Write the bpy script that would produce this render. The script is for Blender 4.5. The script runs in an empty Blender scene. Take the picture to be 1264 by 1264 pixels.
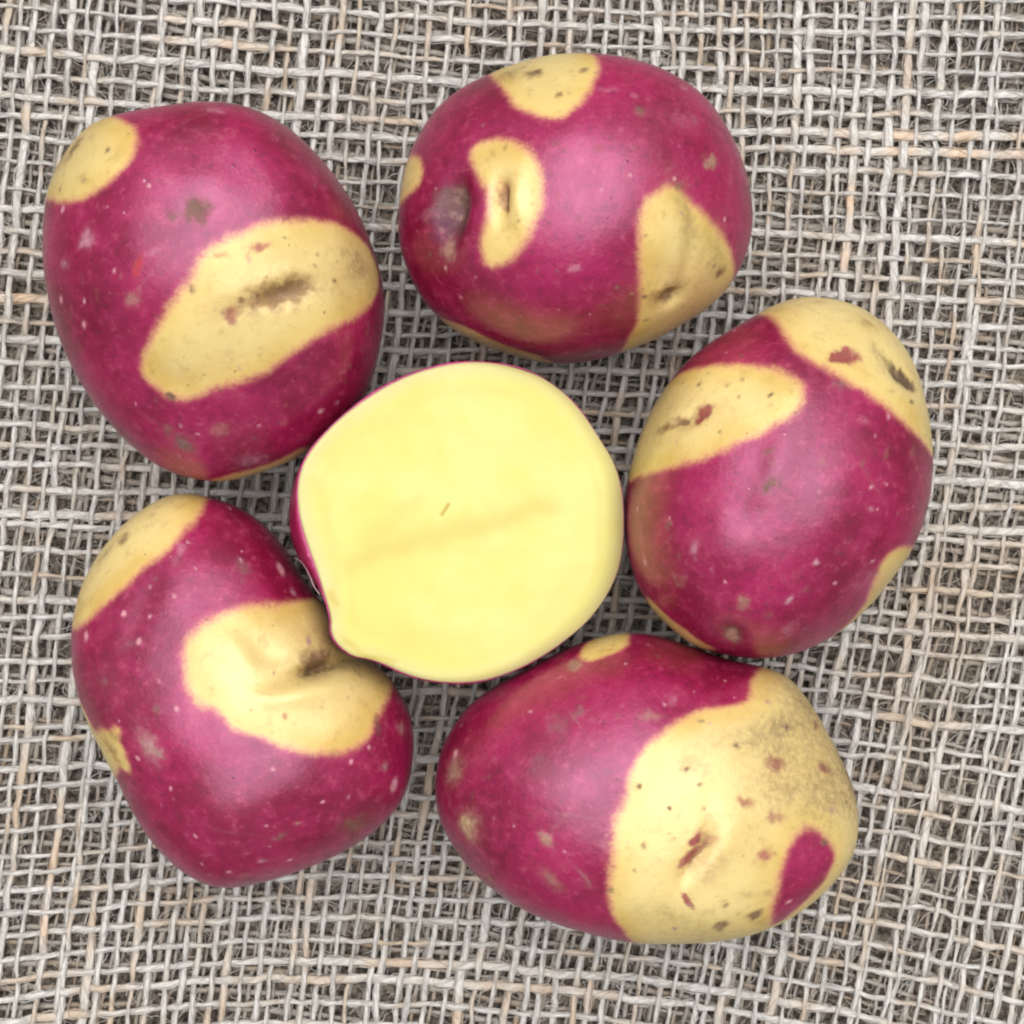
import bpy, math, random
import numpy as np

# ------------------------------------------------------------------ camera, sky, sun, exposure
scene = bpy.context.scene
MM = 0.001
R = math.radians

cam_data = bpy.data.cameras.new('camera')
cam = bpy.data.objects.new('camera', cam_data)
scene.collection.objects.link(cam)
cam.location = (0, 0, 0.380)
cam.rotation_euler = (0, 0, 0)
cam_data.sensor_width = 36
cam_data.lens = 18 / (95.0 / 355.0)
cam_data.clip_start = 0.01
cam_data.clip_end = 50
scene.camera = cam

SUN_ELEV, SUN_AZ = 77, 8            # bright overcast: a broad glow high up, a little towards the top of the picture
world = bpy.data.worlds.new('World')
scene.world = world
world.use_nodes = True
wn = world.node_tree
wn.nodes.clear()
sky = wn.nodes.new('ShaderNodeTexSky')
sky.sky_type = 'NISHITA'
sky.sun_disc = False
sky.sun_elevation = R(SUN_ELEV)
sky.sun_rotation = R(SUN_AZ)
sky.air_density = 1.0
sky.dust_density = 4.0
sky.ozone_density = 1.0
veil = wn.nodes.new('ShaderNodeHueSaturation')      # cloud veil takes most of the blue out
veil.inputs['Saturation'].default_value = 0.28
bg = wn.nodes.new('ShaderNodeBackground')
bg.inputs['Strength'].default_value = 0.05
wo = wn.nodes.new('ShaderNodeOutputWorld')
wn.links.new(sky.outputs[0], veil.inputs['Color'])
wn.links.new(veil.outputs[0], bg.inputs['Color'])
wn.links.new(bg.outputs[0], wo.inputs['Surface'])

sun_data = bpy.data.lights.new('sun', 'SUN')
sun_data.energy = 1.5
sun_data.angle = R(74)
sun_data.color = (1.0, 0.97, 0.92)
sun = bpy.data.objects.new('sun', sun_data)
scene.collection.objects.link(sun)
sun.rotation_euler = (R(-(90 - SUN_ELEV)), 0, R(-SUN_AZ))
sun.location = (0, 0.1, 0.6)

scene.view_settings.view_transform = 'Standard'
scene.view_settings.look = 'None'
scene.view_settings.exposure = 1.03
scene.view_settings.gamma = 1
scene.view_settings.use_curve_mapping = False
scene.render.engine = 'CYCLES'
scene.cycles.max_bounces = 5
scene.cycles.diffuse_bounces = 2
scene.cycles.filter_width = 2.2
scene.cycles.use_denoising = True

# ------------------------------------------------------------------ helpers


def link(o, parent=None):
    scene.collection.objects.link(o)
    if parent is not None:
        o.parent = parent
    return o


def mesh_from(name, verts, quads, tris=None, smooth=True):
    """Mesh from numpy arrays: verts in mm, quads n x 4, tris m x 3."""
    me = bpy.data.meshes.new(name)
    q = np.asarray(quads, np.int32).reshape(-1, 4)
    t = np.asarray(tris if tris is not None else np.zeros((0, 3)), np.int32).reshape(-1, 3)
    me.vertices.add(len(verts))
    me.vertices.foreach_set('co', (np.asarray(verts, np.float32) * MM).ravel())
    loops = np.concatenate([q.ravel(), t.ravel()]).astype(np.int32)
    me.loops.add(len(loops))
    me.loops.foreach_set('vertex_index', loops)
    me.polygons.add(len(q) + len(t))
    start = np.concatenate([np.arange(len(q)) * 4, len(q) * 4 + np.arange(len(t)) * 3]).astype(np.int32)
    me.polygons.foreach_set('loop_start', start)
    me.update(calc_edges=True)
    me.polygons.foreach_set('use_smooth', np.full(len(me.polygons), smooth))
    me.validate()
    return me


def float_attr(me, name, values):
    a = me.attributes.new(name, 'FLOAT', 'POINT')
    a.data.foreach_set('value', np.asarray(values, np.float32))


def color_attr(me, name, rgba):
    a = me.attributes.new(name, 'FLOAT_COLOR', 'POINT')
    a.data.foreach_set('color', np.asarray(rgba, np.float32).ravel())


class Nodes:
    """Small wrapper for writing node trees."""

    def __init__(self, name):
        self.m = bpy.data.materials.new(name)
        self.m.use_nodes = True
        self.t = self.m.node_tree
        self.t.nodes.clear()
        self.out = self.t.nodes.new('ShaderNodeOutputMaterial')

    def n(self, kind, **props):
        nd = self.t.nodes.new('ShaderNode' + kind)
        ins = props.pop('ins', {})
        for k, v in props.items():
            setattr(nd, k, v)
        for k, v in ins.items():
            self.set(nd.inputs[k], v)
        return nd

    def set(self, sock, v):
        if isinstance(v, bpy.types.NodeSocket):
            self.t.links.new(v, sock)
        elif isinstance(v, bpy.types.Node):
            self.t.links.new(v.outputs[0], sock)
        else:
            sock.default_value = v

    def mix(self, fac, a, b, blend='MIX'):
        nd = self.t.nodes.new('ShaderNodeMix')
        nd.data_type = 'RGBA'
        nd.blend_type = blend
        self.set(nd.inputs[0], fac)
        self.set(nd.inputs[6], a)
        self.set(nd.inputs[7], b)
        return nd.outputs[2]

    def math(self, op, a, b=0.0, c=0.0, clamp=False):
        nd = self.t.nodes.new('ShaderNodeMath')
        nd.operation = op
        nd.use_clamp = clamp
        for s, v in zip(nd.inputs, (a, b, c)):
            self.set(s, v)
        return nd.outputs[0]

    def ramp(self, v, lo, hi, a=0.0, b=1.0, smooth=True):
        nd = self.t.nodes.new('ShaderNodeMapRange')
        nd.interpolation_type = 'SMOOTHSTEP' if smooth else 'LINEAR'
        for i, x in enumerate((v, lo, hi, a, b)):
            self.set(nd.inputs[i], x)
        return nd.outputs[0]

    def noise(self, vec, scale, detail=3, rough=0.55):
        nd = self.n('TexNoise', ins={'Vector': vec, 'Scale': scale, 'Detail': detail, 'Roughness': rough})
        return nd.outputs['Fac']


def rgb(r, g, b):
    return (r, g, b, 1)


def lumps(seed, p, wl, n=10):
    """Smooth low frequency noise in about -1..1 at points p (mm); wl is the wavelength in mm."""
    r = np.random.RandomState(seed)
    k = r.normal(size=(n, 3)); k /= np.linalg.norm(k, axis=1)[:, None]
    k *= (2 * np.pi / wl) * r.uniform(0.6, 1.3, size=(n, 1))
    ph = r.uniform(0, 6.283, n)
    return np.sin(p @ k.T + ph).sum(1) / math.sqrt(n) * 0.8


def tuber_points(spec, nseg=400, nup=112, nlow=44):
    """Grid of points (mm, local, origin on the cloth under the tuber) and of skin coordinates:
    mm along the skin away from the top pole, so a mark keeps its size wherever it sits."""
    rt = np.array(spec['radius']); n = len(rt)
    th = np.arange(nseg) * 2 * np.pi / nseg
    R = np.interp(th, np.arange(n + 1) * 2 * np.pi / n, np.append(rt, rt[0]))
    R0 = rt.mean(); h = spec['half_height']; e = spec.get('round', 0.92)
    rho = np.concatenate([np.linspace(0, np.pi / 2, nup + 1)[1:], np.linspace(np.pi / 2, np.pi, nlow + 1)[1:-1]])
    c = np.sin(rho) ** e; s = np.sign(np.cos(rho)) * np.abs(np.cos(rho)) ** e
    X = c[:, None] * R * np.cos(th); Y = c[:, None] * R * np.sin(th); Z = np.repeat((s * h)[:, None], nseg, 1)
    lx, ly = spec.get('lean', (0, 0))
    w = (Z / h)
    X = X + lx * w * np.abs(w) * np.where(w > 0, 1, .4); Y = Y + ly * w * np.abs(w) * np.where(w > 0, 1, .4)
    P = np.stack([X, Y, Z], -1).reshape(-1, 3)
    top = np.array([[lx, ly, h]]); bot = np.array([[-.4 * lx, -.4 * ly, -h]])
    P = np.concatenate([P, top, bot])
    A = np.stack([(rho[:, None] * R0 * np.cos(th)), (rho[:, None] * R0 * np.sin(th))], -1).reshape(-1, 2)
    A = np.concatenate([A, [[0, 0]], [[np.pi * R0, 0]]])
    nrm = P / np.array([R0 ** 2, R0 ** 2, h * h]); nrm /= np.linalg.norm(nrm, axis=1)[:, None]
    d = spec.get('lump', 0.9) * lumps(spec['seed'], P, 42) + 0.12 * lumps(spec['seed'] + 7, P, 13)
    for (a, b, wa, wb, rot, depth) in spec.get('dents', []):
        ca, sa = math.cos(rot), math.sin(rot)
        dx, dy = A[:, 0] - a, A[:, 1] - b
        u = (dx * ca + dy * sa) / wa; v = (-dx * sa + dy * ca) / wb
        d = d - depth * np.exp(-(u * u + v * v))
    P = P + nrm * d[:, None]
    nr = len(rho)
    P[:, 2] += h
    return P, A, nr, nseg


def tuber_faces(nr, ns):
    i = np.arange(nr - 1)[:, None] * ns; j = np.arange(ns)[None]; k = (j + 1) % ns
    quads = np.stack([i + j, i + ns + j, i + ns + k, i + k], -1).reshape(-1, 4)
    t, b = nr * ns, nr * ns + 1
    jj = np.arange(ns); kk = (jj + 1) % ns
    tri = np.concatenate([np.stack([np.full(ns, t), jj, kk], -1),
                          np.stack([np.full(ns, b), (nr - 1) * ns + kk, (nr - 1) * ns + jj], -1)])
    return quads, tri


def round_corners(poly, times=2):
    p = np.asarray(poly, float)
    for _ in range(times):
        q = np.roll(p, -1, 0)
        p = np.stack([.75 * p + .25 * q, .25 * p + .75 * q], 1).reshape(-1, 2)
    return p


def inside_distance(pts, poly):
    """Signed distance of 2D points to a closed polygon, positive inside."""
    d2 = np.full(len(pts), 1e9); ins = np.zeros(len(pts), bool)
    for a, b in zip(poly, np.roll(poly, -1, 0)):
        e = b - a; w = pts - a
        t = np.clip((w @ e) / max(e @ e, 1e-9), 0, 1)
        q = w - t[:, None] * e
        d2 = np.minimum(d2, (q * q).sum(1))
        c = (a[1] > pts[:, 1]) != (b[1] > pts[:, 1])
        if c.any():
            xi = a[0] + (pts[:, 1] - a[1]) * e[0] / (e[1] if abs(e[1]) > 1e-9 else 1e-9)
            ins ^= c & (pts[:, 0] < xi)
    d = np.sqrt(d2)
    return np.where(ins, d, -d)


# ------------------------------------------------------------------ materials


def skin_material():
    N = Nodes('potato_skin')
    co = N.n('TexCoord').outputs['Object']
    seed = N.n('ObjectInfo').outputs['Random']
    off = N.n('CombineXYZ', ins={'X': N.math('MULTIPLY', seed, 3.0), 'Y': N.math('MULTIPLY', seed, 1.7)})
    vec = N.n('VectorMath', operation='ADD', ins={0: co, 1: off}).outputs[0]
    patch = N.n('Attribute', attribute_name='patch').outputs['Fac']
    tint = N.n('Attribute', attribute_name='tint')
    fine = N.noise(vec, 1500, 4, .6)
    edge = N.math('ADD', patch, N.math('MULTIPLY', N.math('SUBTRACT', N.noise(vec, 330, 5, .68), 0.5), 2.0))
    fac = N.ramp(N.math('ADD', edge, N.math('MULTIPLY', N.math('SUBTRACT', fine, .5), 1.4)), -0.90, 1.0)
    halo = N.ramp(edge, -1.6, 0.2)
    # red skin
    big = N.noise(vec, 60, 3)
    red = N.mix(N.ramp(big, .35, .68), rgb(.195, .006, .032), rgb(.340, .012, .078))
    mid = N.noise(vec, 260, 4, .65)
    red = N.mix(N.ramp(mid, .42, .72, 0, .50), red, rgb(.40, .024, .105))
    flecks = N.noise(vec, 520, 6, .75)
    red = N.mix(N.ramp(flecks, .54, .68, 0, .50), red, rgb(.40, .085, .125))
    red = N.mix(N.ramp(flecks, .46, .34, 0, .48), red, rgb(.105, .012, .024))
    red = N.mix(N.ramp(fine, .50, .72, 0, .55), red, rgb(.15, .006, .026))
    dusty = N.noise(vec, 120, 6, .72)
    red = N.mix(N.ramp(dusty, .54, .76, 0, .34), red, rgb(.34, .085, .11))
    red = N.mix(N.math('MULTIPLY', halo, .30), red, rgb(.62, .13, .16))
    # yellow skin
    yel = N.mix(N.ramp(N.noise(vec, 90, 4), .35, .7), rgb(.75, .560, .195), rgb(.63, .420, .105))
    yel = N.mix(N.ramp(patch, 1.2, 6.5, 0, .50), yel, rgb(.79, .645, .30))  # paler cream patch centres: highlight put into the yellow
    yel = N.mix(N.ramp(flecks, .56, .72, 0, .30), yel, rgb(.34, .19, .06))
    yel = N.mix(N.ramp(N.noise(vec, 330, 5, .7), .52, .80, 0, .55), yel, rgb(.36, .22, .07))
    yel = N.mix(N.ramp(edge, 1.7, .25, 0, .40), yel, rgb(.72, .33, .19))
    col = N.mix(fac, red, yel)
    # breathing pores: pale raised dots on red, brown dots on yellow
    vor = N.n('TexVoronoi', feature='F1', ins={'Vector': vec, 'Scale': 330.0, 'Randomness': 1.0})
    dist = vor.outputs['Distance']
    pick = N.n('SeparateColor', ins={0: vor.outputs['Color']})
    size = N.math('MULTIPLY', pick.outputs[1], 0.13)
    on = N.math('MULTIPLY', N.math('GREATER_THAN', pick.outputs[0], 0.50), N.ramp(dist, N.math('ADD', size, .03), N.math('MULTIPLY', size, .4), 0, 1))
    col = N.mix(N.math('MULTIPLY', on, .75), col, N.mix(fac, N.mix(N.math('GREATER_THAN', pick.outputs[2], .6), rgb(.11, .012, .03), rgb(.56, .19, .25)), rgb(.33, .19, .07)))
    # scars, dirt, pores, stains and painted hollow shade laid on the skin
    ragged = N.ramp(N.math('ADD', N.noise(vec, 800, 5, .75), N.math('MULTIPLY', tint.outputs['Alpha'], .55)), .52, .92, 0, 1)
    a = N.math('MULTIPLY', tint.outputs['Alpha'], N.math('ADD', N.math('MULTIPLY', ragged, 1.15), .30), clamp=True)
    scab = N.mix(N.ramp(N.noise(vec, 1100, 3, .7), .42, .62, .55, 0), tint.outputs['Color'], rgb(.10, .045, .022))
    scab = N.mix(N.ramp(N.noise(vec, 420, 3, .7), .50, .68, 0, .5), scab, rgb(.48, .30, .20))
    big_mark = N.ramp(tint.outputs['Alpha'], .25, .5)
    col = N.mix(a, col, N.mix(N.math('MULTIPLY', big_mark, .6), tint.outputs['Color'], scab))
    rough = N.math('ADD', N.ramp(N.noise(vec, 160, 4), .3, .7, .22, .33), N.math('MULTIPLY', a, .4))
    h = N.math('ADD', N.math('MULTIPLY', fine, .3), N.math('ADD', N.math('MULTIPLY', flecks, .9), N.math('ADD', N.math('MULTIPLY', on, .5), N.math('MULTIPLY', a, .15))))
    bump = N.n('Bump', ins={'Strength': .34, 'Distance': .0003, 'Height': h})
    p = N.n('BsdfPrincipled', ins={'Base Color': col, 'Roughness': rough, 'Normal': bump, 'Specular IOR Level': 1.0, 'Specular Tint': N.mix(fac, rgb(1, .60, .90), rgb(1, .92, .75)),
                                  })
    N.set(N.out.inputs['Surface'], p)
    return N.m


def flesh_material():
    N = Nodes('potato_flesh')
    co = N.n('TexCoord').outputs['Object']
    tint = N.n('Attribute', attribute_name='vein').outputs['Fac']
    rim = N.n('Attribute', attribute_name='rim').outputs['Fac']
    col = N.mix(N.ramp(N.noise(co, 48, 4, .6), .38, .62), rgb(.67, .645, .215), rgb(.645, .60, .145))
    col = N.mix(N.ramp(N.noise(co, 1500, 2), .5, .8, 0, .25), col, rgb(.61, .585, .27))
    col = N.mix(N.math('MULTIPLY', rim, .75), col, rgb(.585, .52, .27))
    col = N.mix(N.math('MULTIPLY', tint, .95, clamp=True), col, rgb(.56, .43, .075))
    col = N.mix(N.ramp(tint, 1.15, 1.6, 0, .8), col, rgb(.22, .17, .05))
    col = N.mix(N.ramp(N.noise(N.n('Mapping', ins={0: co, 'Rotation': (0, 0, -.30), 'Scale': (1, 4, 1)}), 60, 4, .60), .46, .70, 0, .16), col, rgb(.57, .49, .12))
    h = N.math('ADD', N.noise(co, 1400, 3), N.math('MULTIPLY', N.noise(co, 220, 3), 1.6))
    bump = N.n('Bump', ins={'Strength': .09, 'Distance': .0003, 'Height': h})
    p = N.n('BsdfPrincipled', ins={'Base Color': col, 'Roughness': .36, 'Normal': bump, 'Specular IOR Level': .4,
                                  'Subsurface Weight': .35, 'Subsurface Scale': .0035, 'Subsurface Radius': (1, .75, .25)})
    N.set(N.out.inputs['Surface'], p)
    return N.m


def jute_material(name, lo, hi, tan):
    N = Nodes(name)
    uv = N.n('Attribute', attribute_name='along').outputs['Vector']       # x mm along the yarn, y turn round it, z yarn number
    co = N.n('TexCoord').outputs['Object']
    s = N.n('SeparateXYZ', ins={0: uv})
    streak = N.n('CombineXYZ', ins={'X': N.math('MULTIPLY', s.outputs[0], .22), 'Y': N.math('ADD', N.math('MULTIPLY', s.outputs[1], 5.0), N.math('MULTIPLY', s.outputs[0], .25)), 'Z': N.math('MULTIPLY', s.outputs[2], 7.3)})
    st = N.noise(streak, 1.6, 4, .65)
    lon = N.noise(N.n('CombineXYZ', ins={'X': N.math('MULTIPLY', s.outputs[0], .045), 'Y': N.math('MULTIPLY', s.outputs[2], 3.7)}), 1.0, 3)
    col = N.mix(N.ramp(st, .30, .68), lo, hi)
    col = N.mix(N.ramp(lon, .49, .68, 0, .85), col, tan)
    col = N.mix(N.ramp(N.noise(co, 16, 4, .6), .5, .72, 0, .45), col, tan)
    col = N.mix(N.n('Attribute', attribute_name='dye').outputs['Fac'], col, N.mix(st, rgb(.50, .33, .20), rgb(.74, .56, .40)))
    h = N.math('ADD', st, N.noise(co, 2500, 2))
    bump = N.n('Bump', ins={'Strength': .35, 'Distance': .0003, 'Height': h})
    p = N.n('BsdfPrincipled', ins={'Base Color': col, 'Roughness': .55, 'Normal': bump, 'Specular IOR Level': .5})
    N.set(N.out.inputs['Surface'], p)
    return N.m


def ground_material():
    N = Nodes('dark_board')
    co = N.n('TexCoord').outputs['Object']
    v = co
    col = N.mix(N.ramp(N.noise(v, 800, 4, .7), .38, .62), rgb(.04, .032, .027), rgb(.30, .25, .20))
    p = N.n('BsdfPrincipled', ins={'Base Color': col, 'Roughness': .8})
    N.set(N.out.inputs['Surface'], p)
    return N.m


SKIN = skin_material()
FLESH = flesh_material()
JUTE = jute_material('jute_yarn', rgb(.37, .352, .325), rgb(.67, .652, .618), rgb(.50, .385, .275))
JUTE_SHADED = jute_material('jute_yarn_shaded', rgb(.18, .16, .138), rgb(.44, .405, .36), rgb(.30, .22, .15))  # darker copy of the jute: shade under the top layer put into its colour
BOARD = ground_material()

# ------------------------------------------------------------------ setting: the board under the cloth
n = 24
g = np.linspace(-400, 400, n + 1)
gx, gy = np.meshgrid(g, g)
i = (np.arange(n)[:, None] * (n + 1) + np.arange(n)[None]).ravel()
board = link(bpy.data.objects.new('table_surface', mesh_from('table_surface', np.stack([gx.ravel(), gy.ravel(), np.full(gx.size, -5.0)], -1),
                                                           np.stack([i, i + 1, i + n + 2, i + n + 1], -1))))
board.data.materials.append(BOARD)
board['kind'] = 'structure'

# ------------------------------------------------------------------ burlap: every yarn a part
rng = np.random.RandomState(5)
HALF_W = 138.0
PITCH_U, PITCH_V = 3.32, 4.04


def wander(r, s, wl, amp, n=5):
    """Smooth 1D noise along a yarn."""
    y = np.zeros_like(s)
    for _ in range(n):
        y += np.sin(s * 2 * np.pi / (wl * r.uniform(.5, 1.8)) + r.uniform(0, 6.283)) * r.uniform(.4, 1)
    return y * amp / math.sqrt(n)


def drape(u, v):
    """Cloth coordinates (mm, straight weave) to the place on the table: the sheet is pulled askew and lies in soft waves."""
    x = u + 0.115 * v + 3.2 * np.sin(v / 47 + .6) * np.cos(u / 80 - .4) - 0.055 * np.maximum(u, 0) * np.minimum(v + 20, 0) / 60 * -1.0
    x = x + 1.2 * np.sin(u / 21 + v / 60)
    y = v + 0.0
    low = np.clip((-v - 10) / 90, 0, 1.3)
    y = y - low * (0.00100 * (u + 12) ** 2) * 1.0
    y = y - np.clip(v / 90, 0, 1.3) * np.where(u < -20, (u + 20) * .055, 0) - 0.02 * u
    y = y + 1.1 * np.sin(u / 33 + .8) * np.cos(v / 52)
    z = 0.55 * np.sin(u / 27 + v / 41) + 0.5 * np.sin(v / 19 - u / 55 + 1) + .35 * np.sin(u / 13.0 + 2 + v / 90)
    return x, y, z


def tube(path, side, up, wid, thk, nr, twist, lobes, s):
    """Quads of a twisted elliptical yarn along a path."""
    a = np.arange(nr) * 2 * np.pi / nr
    lob = 1 + lobes * np.cos(3 * a[None] + (s * twist)[:, None]) + .5 * lobes * np.cos(5 * a[None] - (s * twist * .6)[:, None])
    V = path[:, None] + side[:, None] * (np.cos(a)[None] * lob * wid[:, None])[..., None] + up[:, None] * (np.sin(a)[None] * lob * thk[:, None])[..., None]
    m = len(path)
    i = np.arange(m - 1)[:, None] * nr
    j = np.arange(nr)[None]
    k = (j + 1) % nr
    Q = np.stack([i + j, i + k, i + nr + k, i + nr + j], -1).reshape(-1, 4)
    along = np.stack([np.repeat(s, nr), np.tile(a / 6.283, m), np.zeros(m * nr), np.zeros(m * nr)], -1)
    return V.reshape(-1, 3), Q, along


def weave(rng, pu, pv, half, zbase, amp, width, per, nr, fibres, rot=0.0, slubs=()):
    """All yarns of one sheet: list of (verts, quads, along, is_weft)."""
    us = np.arange(-half, half, pu); us = us + rng.normal(0, .17 * pu, len(us)) + np.where(np.arange(len(us)) % 5 == 2, .16 * pu, 0)
    vs = np.arange(-half, half, pv); vs = vs + rng.normal(0, .12 * pv, len(vs))
    us.sort(); vs.sort()
    c, sn = math.cos(rot), math.sin(rot)
    yarns = []
    for weft, own, other in ((False, us, vs), (True, vs, us)):
        lo, hi = other[0] - 2, other[-1] + 2
        m = int(len(other) * per)
        s = np.linspace(lo, hi, m)
        idx = np.interp(s, other, np.arange(len(other)), left=-.6, right=len(other) - .4)
        for k, o in enumerate(own):
            sgn = (-1) ** k * (-1 if weft else 1)
            lat = o + wander(rng, s, 26, .30) + wander(rng, s, 7, .12)
            base = width * (1.0 if weft else .92) * math.exp(rng.normal(0, .26))
            w = base * np.exp(wander(rng, s, 18, .17) + wander(rng, s, 5, .10))
            if rng.rand() < .55:                                    # a slub: thick loose stretch
                for _ in range(rng.randint(1, 3)):
                    c0, l0 = rng.uniform(lo, hi), rng.uniform(5, 16)
                    w = w * (1 + rng.uniform(.6, 1.9) * np.exp(-((s - c0) / l0) ** 2))
            dye = np.zeros(m)
            for (sw, so, sc0, sl, sa, sd) in slubs:
                if sw == weft and abs(o - so) < (pv if weft else pu) * .62:
                    w = w * (1 + sa * np.exp(-((s - sc0) / sl) ** 4))
                    dye = np.maximum(dye, sd * np.exp(-((s - sc0) / (sl * .9)) ** 4) * (.55 + .45 * np.sin(s * .5 + so)))
            w = np.minimum(w, 1.0 + .15 * np.tanh(w - 1.0))
            u, v = (s, lat) if weft else (lat, s)
            x, y, z = drape(u * c - v * sn, u * sn + v * c)
            wave = np.cos(np.pi * idx) * sgn
            wave = np.sign(wave) * np.abs(wave) ** .8
            p = np.stack([x, y, z + zbase + amp * wave + wander(rng, s, 12, .08)], -1)
            tan = np.gradient(p, axis=0); tan /= np.linalg.norm(tan, axis=1)[:, None]
            side = np.cross(np.array([0, 0, 1.0]), tan); side /= np.linalg.norm(side, axis=1)[:, None]
            roll = wander(rng, s, 15, .22)
            up = np.cross(tan, side)
            side, up = side * np.cos(roll)[:, None] + up * np.sin(roll)[:, None], up * np.cos(roll)[:, None] - side * np.sin(roll)[:, None]
            thk = np.minimum(w * .55, .24 + .10 * w)
            V, Q, A = tube(p, side, up, w * .84, thk * .84, nr, rng.choice([-1, 1]) * rng.uniform(.5, 1.1), .06, s)
            A[:, 3] = np.repeat(dye, nr)
            parts = [(V, Q, A)]
            for f in range(fibres):                                 # loose surface fibres that run with the yarn
                sel = slice(None, None, 2)
                ph = rng.uniform(0, 6.283)
                ang = ph + s[sel] * rng.uniform(.25, .7) * rng.choice([-1, 1]) + wander(rng, s[sel], 9, .8)
                rr = 1.0 + .22 * np.abs(wander(rng, s[sel], 8, 1.0)) + .05
                q = p[sel] + side[sel] * (np.cos(ang) * w[sel] * rr)[:, None] + up[sel] * (np.sin(ang) * thk[sel] * rr)[:, None]
                fr = np.full(len(q), rng.uniform(.07, .15))
                fv, fq, fa = tube(q, side[sel], up[sel], fr, fr, 3, 0, 0, s[sel])
                fa[:, 1] += rng.uniform(0, 9)
                fa[:, 3] = np.repeat(dye[sel], 3)
                parts.append((fv, fq, fa))
            n0, VV, QQ, AA = 0, [], [], []
            for V, Q, A in parts:
                VV.append(V); QQ.append(Q + n0); AA.append(A); n0 += len(V)
            A = np.concatenate(AA); A[:, 2] = k + (500 if weft else 0)
            yarns.append((np.concatenate(VV), np.concatenate(QQ), A, weft))
    return yarns, us, vs


def yarn_object(name, V, Q, A, mat, parent):
    me = mesh_from(name, V, Q)
    at = me.attributes.new('along', 'FLOAT_VECTOR', 'POINT')
    at.data.foreach_set('vector', A[:, :3].astype(np.float32).ravel())
    float_attr(me, 'dye', A[:, 3])
    me.materials.append(mat)
    return link(bpy.data.objects.new(name, me), parent)


burlap = link(bpy.data.objects.new('burlap_cloth', None))
burlap.location = (0, 0, 0)
burlap['label'] = 'coarse grey-beige burlap cloth of open weave spread under all the potatoes'
burlap['category'] = 'cloth'
# thick stretches of yarn seen in the photograph: (weft, line, middle, reach, how much thicker, how tan)
SLUBS = [(True, 74.6, 76.0, 28, 1.2, .8), (False, 47.0, 90.0, 14, 1.3, 0), (True, -91.0, 4.0, 40, .8, .2), (True, 40.5, -108.0, 12, 2.2, 1.0), (False, -66.0, -78.0, 12, 1.1, .4), (True, 91, -70, 14, 1.2, .5), (False, 74.0, -60.0, 25, .8, 0), (True, -62, 84, 20, .7, .3), (False, -84.0, -75.0, 16, .5, .7), (False, 58.0, 60.0, 14, .4, .8), (False, -30.0, -80.0, 12, .5, .6)]
yarns, us, vs = weave(rng, PITCH_U, PITCH_V, HALF_W, -.75, .30, .60, 4.4, 8, 3, slubs=SLUBS)
for V, Q, A, weft in yarns:
    yarn_object('weft_yarn' if weft else 'warp_yarn', V, Q, A, JUTE, burlap)

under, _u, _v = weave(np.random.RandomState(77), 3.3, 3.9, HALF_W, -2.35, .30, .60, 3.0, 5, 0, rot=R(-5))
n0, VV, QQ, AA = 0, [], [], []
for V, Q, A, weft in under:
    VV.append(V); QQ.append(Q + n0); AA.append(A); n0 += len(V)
o = yarn_object('under_layer', np.concatenate(VV), np.concatenate(QQ), np.concatenate(AA), JUTE_SHADED, burlap)
o['kind'] = 'stuff'

# stray fuzz standing off the cloth
VV, QQ, AA, n0 = [], [], [], 0
fr = np.random.RandomState(21)
for f in range(13500):
    deep = f >= 5500                                                 # the later ones lie in the holes, between the two layers
    L = fr.uniform(2, 9) if not deep else fr.uniform(2, 5); m = 8 if not deep else 5
    t = np.linspace(0, 1, m)
    a0 = fr.choice([0, math.pi / 2]) + fr.normal(0, .45 if not deep else 1.2)
    ang = a0 + (t - .5) * fr.normal(0, 1.3)
    u0, v0 = fr.uniform(-125, 125, 2)
    u = u0 + np.cumsum(np.cos(ang)) * L / m; v = v0 + np.cumsum(np.sin(ang)) * L / m
    x, y, z = drape(u, v)
    p = np.stack([x, y, z + (fr.uniform(-.75, -.25) if not deep else fr.uniform(-2.6, -1.0)) + np.sin(t * math.pi) * fr.uniform(.1, .9)], -1)
    tan = np.gradient(p, axis=0); tan /= np.linalg.norm(tan, axis=1)[:, None]
    side = np.cross(np.array([0, 0, 1.0]), tan); side /= np.linalg.norm(side, axis=1)[:, None]
    rad = np.full(m, fr.uniform(.035, .08) * (1.8 if deep else 1)) * (1 - .5 * t)
    fv, fq, fa = tube(p, side, np.cross(tan, side), rad, rad, 3, 0, 0, t * L)
    fa[:, 2] = fr.uniform(0, 300)
    VV.append(fv); QQ.append(fq + n0); AA.append(fa); n0 += len(fv)
o = yarn_object('loose_fibres', np.concatenate(VV), np.concatenate(QQ), np.concatenate(AA), JUTE, burlap)
o['kind'] = 'stuff'

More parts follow.
